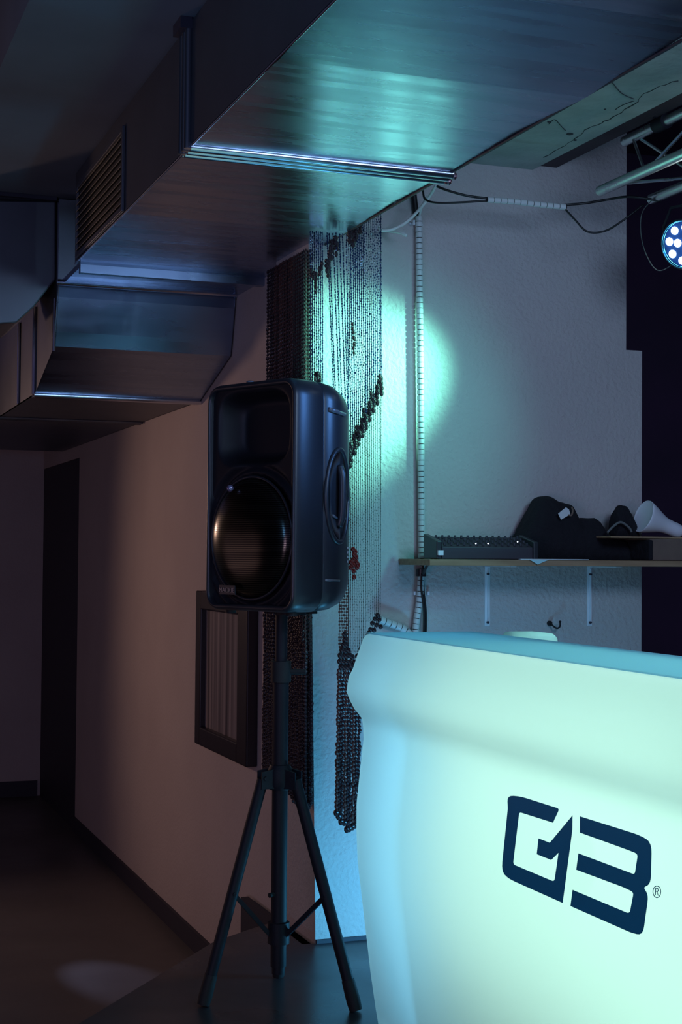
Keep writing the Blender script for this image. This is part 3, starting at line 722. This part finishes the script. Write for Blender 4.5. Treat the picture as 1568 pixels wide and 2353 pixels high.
# mixer
ym = YS0+.008; A = P(1003, 1283, 'y', ym); Bq = P(1238, 1284, 'y', ym); zt_ = P(1005, 1240, 'y', ym).z
mx = thing('audio_mixer', ((A.x+Bq.x)/2, ym+.1, zs1), 'flat black audio mixer with small lit dots at the left end of the shelf', 'mixer')
m = MB(); m.prism([(A.x+.02, ym, zs1+.001), (A.x+.02, ym+.10, zs1+.001), (A.x+.02, ym+.10, zt_+.012), (A.x+.02, ym, zt_-.022)], (Bq.x-A.x-.04, 0, 0)); m.build('mixer_body', mat('mixer_body', (.045, .035, .05), .5), mx, bevel=(.003, 2))
for xa in (A.x, Bq.x-.02):
    m = MB(); m.prism([(xa, ym-.004, zs1+.001), (xa, ym+.105, zs1+.001), (xa, ym+.105, zt_+.020), (xa, ym-.004, zt_-.004)], (.018, 0, 0))
    m.build('end_cheek', M['plastic'], mx, bevel=(.003, 2))
for i in range(14):
    for j in range(4):
        m = MB(); x = A.x+.035+i*(Bq.x-A.x-.07)/13; y = ym+.014+j*.023; z = zt_-.022+(y-ym)/.10*.034; m.tube([(x, y, z), (x, y, z+.010)], [.0045, .0035], 8); m.build('knob', M['black_trim'], mx, smooth=True)
for px, py in ((1094, 1249), (1122, 1249), (1190, 1245)):
    m = MB(); m.ball(P(px, py, 'y', ym-.002), .0022, seg=8, rings=6); m.build('indicator_light', M['led_dot'], mx)
m = MB(); q = P(1010, 1270, 'y', ym-.006); m.box((q.x-.006, ym-.012, q.z-.008), (q.x+.012, ym-.004, q.z+.008)); m.build('side_socket', M['white_dim'], mx)
# heaps of black cloth: loft of arches following the outline
def heap(name, top, yc_, dy, mtl, nz=.006, z0=None):
    m = MB(); loops = []; n = 40; xs = [p[0] for p in top]; z0 = zs1+.001 if z0 is None else z0
    for i in range(n+1):
        px = xs[0]+(xs[-1]-xs[0])*i/n
        py = np.interp(px, xs, [p[1] for p in top]); q = P(px, py, 'y', yc_); h = max(q.z-z0, .004); l = []
        for k in range(17):
            a = PI*k/16; wob = random.uniform(-nz, nz)*.6
            dyy = dy*(.55+.45*min(1, h/.10))
            l.append(Vector((q.x+random.uniform(-nz, nz)*.4, yc_+dyy*math.copysign(abs(math.cos(a))**.7, math.cos(a))+wob, z0+max(0, h*math.sin(a)**.7+(wob if 0 < k < 16 else 0)*.5))))
        loops.append(l)
    m.loft(loops); return m.build(name, mtl, smooth='all')
jk = heap('black_jacket', [(1176, 1283), (1180, 1246), (1200, 1212), (1222, 1165), (1234, 1142), (1260, 1140), (1280, 1152), (1310, 1160), (1318, 1186), (1322, 1191), (1364, 1190), (1376, 1206), (1384, 1222), (1404, 1236), (1430, 1242), (1440, 1284)], YS0+.185, .068, M['cloth'])
tag(jk, 'heap of black clothing on the shelf with a pale tag', 'jacket')
q = P(1297, 1180, 'y', YS0+.105)
m = MB(); c_, s_ = math.cos(.50), math.sin(.50)
def tp(a, b, d=0): return q+Vector((a*c_-b*s_, d, a*s_+b*c_))
m.prism([tp(-.020, -.013), tp(.020, -.013), tp(.023, .004), tp(.016, .015), tp(-.020, .010)], (0, .0015, 0)); tg = m.build('paper_tag', M['paper'])
tag(tg, 'pale crumpled paper tag lying on the black clothing', 'tag')
m = MB(); m.tube(curve([tp(.012, -.012), tp(.022, -.018), tp(.034, -.006), tp(.036, .006)], 5), .003, 6); tl = m.build('tag_loop', M['card'], tg)
bx = P(1400, 1240, 'y', YS0+.04); bx2 = P(1486, 1284, 'y', YS0+.04)
m = MB(); m.box((P(1442, 1284, 'y', YS0+.185).x, YS0+.015, zs1+.001), (bx2.x-.004, YS0+.235, P(1440, 1240, 'y', YS0+.02).z)); bb = m.build('black_case', M['cloth'], bevel=(.006, 3))
tag(bb, 'black soft case on the shelf between the clothing and the cardboard box', 'case')
m = MB(); zbx = P(1520, 1238, 'y', YS0+.02).z; xe_ = P(1625, 1284, 'y', YS0+.04).x
m.box((bx2.x+.002, YS0+.02, zs1+.001), (xe_, YS0+.23, zbx)); cb = m.build('cardboard_box', M['card'], bevel=(.003, 2))
tag(cb, 'brown cardboard box at the right end of the shelf', 'box')
m = MB(); m.box((P(1405, 1236, 'y', YS0+.02).x, YS0+.02, zbx+.001), (xe_-.01, YS0+.22, zbx+.007)); tr = m.build('wooden_board', M['wood'], bevel=(.001, 1))
tag(tr, 'thin wooden board lying across the black case and cardboard box', 'board')
hp = heap('black_cloth', [(1408, 1228), (1412, 1180), (1424, 1160), (1436, 1163), (1446, 1180), (1456, 1200), (1462, 1228)], YS0+.15, .04, M['cloth'], .003, z0=zbx+.008)
tag(hp, 'small dark crumpled cloth lump left of the white funnel lamp', 'cloth')
m = MB(); m.tube(curve([P(1396, 1224, 'y', YS0+.09), P(1412, 1208, 'y', YS0+.09), P(1428, 1200, 'y', YS0+.09), P(1446, 1212, 'y', YS0+.09), P(1452, 1222, 'y', YS0+.09)], 6), [.004]*25, 8)
gs = m.build('grey_fold', mat('fold', (.16, .18, .18), .7)); tag(gs, 'pale grey fold of the dark cloth lump', 'fold')  # light grey fold of the cloth lump, modelled as its own tube
# white funnel
a = P(1479, 1186, 'y', YS0+.10); b = P(1556, 1219, 'y', YS0+.10); ax = (b-a).normalized(); s1 = ax.cross(Vector((0, 1, 0))).normalized(); s2 = Vector((0, 1, 0)); Ll = (b-a).length
m = MB(); loops = []
for t, r in ((.02, .050), (0, .0560), (-.01, .0570), (.02, .0578), (.10, .0545), (.25, .0465), (.42, .0370), (.55, .0300), (.65, .0265), (.80, .0250), (.95, .0250), (1.06, .0230), (1.13, .0180), (1.17, .0080)):
    loops.append([a+ax*Ll*t+(s1*math.cos(x)+s2*math.sin(x))*r for x in (2*PI*k/32 for k in range(32))])
m.loft(loops); fl = m.build('funnel_lamp', M['white'], smooth='all'); tag(fl, 'white plastic funnel shaped lamp head lying on the thin wooden board', 'lamp')
fl.location.z += 0
# papers
m = MB(); q0, q1 = P(1195, 1284, 'y', YS0), P(1352, 1285, 'y', YS0)
m.box((q0.x, YS0-.006, zs1+.0005), (q1.x, YS0+.10, zs1+.003)); pa = m.build('paper_sheets', M['paper']); 
m = MB(); g = [P(x, y, 'y', YS0-.007) for x, y in ((1218, 1286), (1236, 1297), (1262, 1286))]
m.prism(g, (0, -.001, 0)); m.build('folded_corner', mat('paper_blue', (.45, .8, .85), .6), pa)
tag(pa, 'white paper sheets at the shelf edge with one corner hanging down', 'paper')

# ================================================================== CABLES AND SLEEVES
YL = YC-.022
def wp(px, py, y=YL): return P(px, py, 'y', y)
def sleeve(name, pts, r, pitch, label, cover=.86):
    pts = [Vector(p) for p in pts]; d = [0]
    for a, b in zip(pts, pts[1:]): d.append(d[-1]+(b-a).length)
    def at(s):
        for i in range(len(pts)-1):
            if s <= d[i+1] or i == len(pts)-2:
                t = (s-d[i])/(d[i+1]-d[i]); return pts[i].lerp(pts[i+1], t)
    m = MB(); m.tube(pts, r*.72, 8, 1); n = int(d[-1]/pitch)
    for i in range(n):
        s0 = i*pitch; s1_ = s0+pitch*cover; a, b = at(s0), at(s1_)
        m.tube([a, a.lerp(b, .5), b], [r*.97, r, r*.97], 12, 0)
    o = m.build(name, [M['sleeve'], M['cable']], smooth=True); return tag(o, label, 'cable sleeve')
sleeve('cable_sleeve', [wp(963, 498), wp(967, 900), wp(970, 1300)], .0118, .0182, 'white spiral cable sleeve running vertically down the plaster wall')
sleeve('cable_sleeve', curve([wp(968, 1322), wp(964, 1380), wp(957, 1430), wp(950, 1500)], 5), .0115, .0182, 'short white spiral sleeve continuing down beneath the dark cable clamp')
sleeve('cable_sleeve', curve([wp(1120, 459, 4.3), wp(1180, 463, 4.3), wp(1240, 470, 4.3), wp(1302, 476, 4.3)], 4), .0095, .0235, 'pale spiral sleeve around the cables crossing to the truss', .90)
sleeve('cable_sleeve', curve([wp(874, 1424), wp(900, 1434), wp(930, 1446), wp(960, 1475)], 4), .0125, .020, 'pale spiral sleeve low on the wall just above the glowing counter')
def cable(name, pts, r, mtl, label, n=8):
    m = MB(); m.tube(curve(pts, n), r, 8); o = m.build(name, M[mtl], smooth='all'); return tag(o, label, 'cable')
cable('black_cable', [wp(1004, 428, 4.35), wp(1030, 438, 4.33), wp(1075, 450, 4.31), wp(1122, 456, 4.3)], .0040, 'cable', 'upper black cable from the duct corner to the pale sleeve')
cable('black_cable', [wp(972, 438, 4.4), wp(978, 458, 4.38), wp(1005, 466, 4.35), wp(1060, 465, 4.32), wp(1122, 461, 4.3)], .0035, 'cable', 'lower black cable sagging from the duct to the pale sleeve')
cable('black_cable', [wp(1298, 471, 4.3), wp(1345, 467, 4.28), wp(1400, 458, 4.26), wp(1450, 452, 4.2), wp(1520, 462, 4.15)], .0040, 'cable', 'black cable running straight from the sleeve towards the truss')
cable('black_cable', [wp(1298, 479, 4.3), wp(1322, 505, 4.28), wp(1350, 532, 4.26), wp(1390, 531, 4.24), wp(1430, 508, 4.2), wp(1480, 470, 4.18)], .0032, 'cable', 'black cable hanging in a loop between the sleeve and the truss')
cable('black_cable', [wp(1500, 458, 4.19), wp(1476, 490, 4.16), wp(1474, 540, 4.14), wp(1488, 590, 4.1), wp(1515, 622, 4.08), wp(1560, 600, 4.05)], .0016, 'string', 'thin cable hanging in the dark beside the stage light')
cable('white_cable', [wp(1004, 424, 4.4), wp(985, 455, 4.45), wp(950, 496, 4.5), wp(915, 522, 4.53), wp(880, 530, 4.54), wp(868, 515, 4.55)], .0052, 'white_cable', 'white cable curving down from the duct corner to the bead curtain')
cable('white_cable', [wp(876, 527, 4.627), wp(884, 529, 4.60), wp(900, 531, 4.56), wp(920, 534, 4.52), wp(935, 541, 4.5)], .0055, 'white_cable', 'short white cable end sticking out beside the bead curtain')
cable('white_cable', [wp(985, 448, 4.5), wp(972, 470, 4.55), wp(963, 500, YL)], .0040, 'white_cable', 'thin white cable entering the top of the vertical sleeve')
m = MB(); m.tube([wp(951, 448, YC-.014), wp(957, 496, YC-.014)], .0105, 10); o = m.build('pipe_stub', M['cable'], smooth=True); tag(o, 'short black pipe stub above the vertical sleeve', 'pipe')
cable('black_cable', [wp(974, 1275), wp(972, 1310), wp(974, 1360), wp(979, 1410), wp(978, 1480)], .0040, 'cable', 'black cable hanging right of the sleeve below the shelf level')
cable('black_cable', [wp(969, 1318, YL-.014), wp(969, 1355, YL-.016), wp(975, 1400, YL-.014), wp(974, 1480, YL-.01)], .0036, 'cable', 'black cable hanging from the clamp down behind the counter')
cable('black_cable', [wp(973, 1318, 4.57), wp(985, 1296, 4.5), wp(1005, 1284, 4.45), wp(1018, 1276, 4.42)], .0045, 'cable', 'black cable from the clamp up to the audio mixer')
cable('black_cable', [wp(973, 1314, 4.57), wp(992, 1284, 4.52), wp(1010, 1275, 4.45), wp(1018, 1270, 4.42)], .0035, 'cable', 'thinner black cable arching from the clamp to the mixer')
q = wp(968, 1316); m = MB(); m.tube([q+Vector((0, 0, -.012)), q+Vector((0, 0, .012))], .0175, 12); o = m.build('cable_tie', M['wood_bead'], smooth=True); tag(o, 'dark clamp tied around the sleeve at shelf height', 'cable tie')
for px, lab in ((953, 'small white wall clip left of the hanging cables'), (984, 'small white wall clip right of the hanging cables')):
    q = wp(px, 1363, YC-.006); m = MB(); m.box((q.x-.004, YC-.012, q.z-.006), (q.x+.004, YC-.0005, q.z+.006)); o = m.build('wall_clip', M['white'], bevel=(.001, 2)); tag(o, lab, 'clip', 'white wall clips')
q = wp(962, 513); m = MB(); m.box((q.x-.026, YC-.008, q.z-.003), (q.x+.022, YC-.0005, q.z+.003)); m.tube([q+Vector((-.018, -.004, -.008)), q+Vector((-.018, -.004, .008))], .004, 8); o = m.build('sleeve_clip', M['white']); tag(o, 'white clip at the top of the vertical sleeve', 'clip')

# ================================================================== TRUSS AND STAGE LIGHT
YT = 4.2
tr_ends = [P(1436, 325, 'y', YT), P(1379, 439, 'y', YT), P(1497, 458, 'y', YT)]
truss = thing('lighting_truss', tr_ends[1], 'aluminium triangular lighting truss running along the ceiling at the right', 'truss')
Y9 = 1.4
for e in tr_ends:
    m = MB(); m.tube([(e.x, e.y, e.z), (e.x, Y9, e.z)], .0165, 16); ch = m.build('chord_tube', M['alu'], truss, smooth=True)
    m = MB(); m.tube([(e.x, e.y+.004, e.z), (e.x, e.y-.03, e.z)], .0125, 12); m.tube([(e.x-.018, e.y-.015, e.z), (e.x+.018, e.y-.015, e.z)], .004, 8); m.build('end_spigot', M['alu'], ch, smooth=True)
def web(i, j, ph, n=11, pitch=.24):
    for k in range(n):
        ya_ = YT-.05-pitch*k-ph; a, b = (i, j) if k % 2 == 0 else (j, i)
        if ya_-pitch < Y9: break
        m = MB(); m.tube([(tr_ends[a].x, ya_, tr_ends[a].z), (tr_ends[b].x, ya_-pitch+.02, tr_ends[b].z)], .0052, 8); m.build('lattice_bar', M['alu'], truss, smooth=True)
web(0, 1, .0); web(1, 2, .05); web(0, 2, .02)
q = Vector((tr_ends[0].x, YT-.22, tr_ends[0].z))
m = MB(); m.tube([q+Vector((0, .03, 0)), q+Vector((0, -.03, 0))], .024, 12); m.tube([q+Vector((0, 0, .02)), q+Vector((0, 0, .05))], .008, 8); m.tube([q+Vector((-.03, 0, .02)), q+Vector((.03, 0, .02))], .007, 8)
o = m.build('truss_clamp', M['stand'], smooth=True); tag(o, 'dark pipe clamp on the upper tube of the truss', 'clamp')
YP = 4.0
def par_can(c, dirv, label, main=True):
    c = Vector(c); dv = Vector(dirv).normalized(); s1 = dv.cross(Z3).normalized(); s2 = s1.cross(dv)
    p = thing('stage_light', c, label, 'stage light', 'stage lights on the truss')
    def ring(r, d, n=40): return [c+dv*d+(s1*math.cos(2*PI*k/n)+s2*math.sin(2*PI*k/n))*r for k in range(n)]
    m = MB(); m.loft([ring(.045, -.10), ring(.060, -.09), ring(.074, -.03), ring(.078, .0), ring(.080, .006), ring(.076, .010), ring(.072, .006), ring(.070, -.004)]); m.build('housing', M['plastic'], p, smooth=True)
    m = MB(); m.loft([ring(.0705, .003), ring(.073, .008), ring(.0755, .003)], cap0=False, cap1=False); m.tube(ring(.0745, .009)+ring(.0745, .009)[:1], .0016, 6); m.build('lens_rim', mat('rim', (.1, .5, .8), .15, .9), p, smooth='all')
    m = MB(); m.loft([ring(.070, -.003), ring(.070, .001)]); fc = m.build('lens_plate', M['led_blue'], p)
    for rr, n in ((.022, 3), (.052, 8)):
        for k in range(n):
            a = 2*PI*k/n+.3; q = c+(s1*math.cos(a)+s2*math.sin(a))*rr+dv*.0015
            m = MB(); m.loft([[q+dv*h+(s1*math.cos(2*PI*j/14)+s2*math.sin(2*PI*j/14))*r for j in range(14)] for r, h in ((.0128, 0), (.012, .003), (.008, .0055), (.001, .0065))])
            m.build('led_lens', M['led_white'], fc, smooth='all')
    m = MB(); pts = [c+s1*-.088-dv*.04, c+s1*-.088+s2*.06-dv*.04, c+s1*-.05+s2*.115-dv*.04, c+s1*.05+s2*.115-dv*.04, c+s1*.088+s2*.06-dv*.04, c+s1*.088-dv*.04]
    m.tube(pts, .005, 8); m.build('yoke', M['stand'], p, smooth=True)
    return p
pc = P(1573, 561, 'y', YP)
par_can(pc, (-.93, -.42, -.33), 'round LED stage light with glowing white dots under the truss')
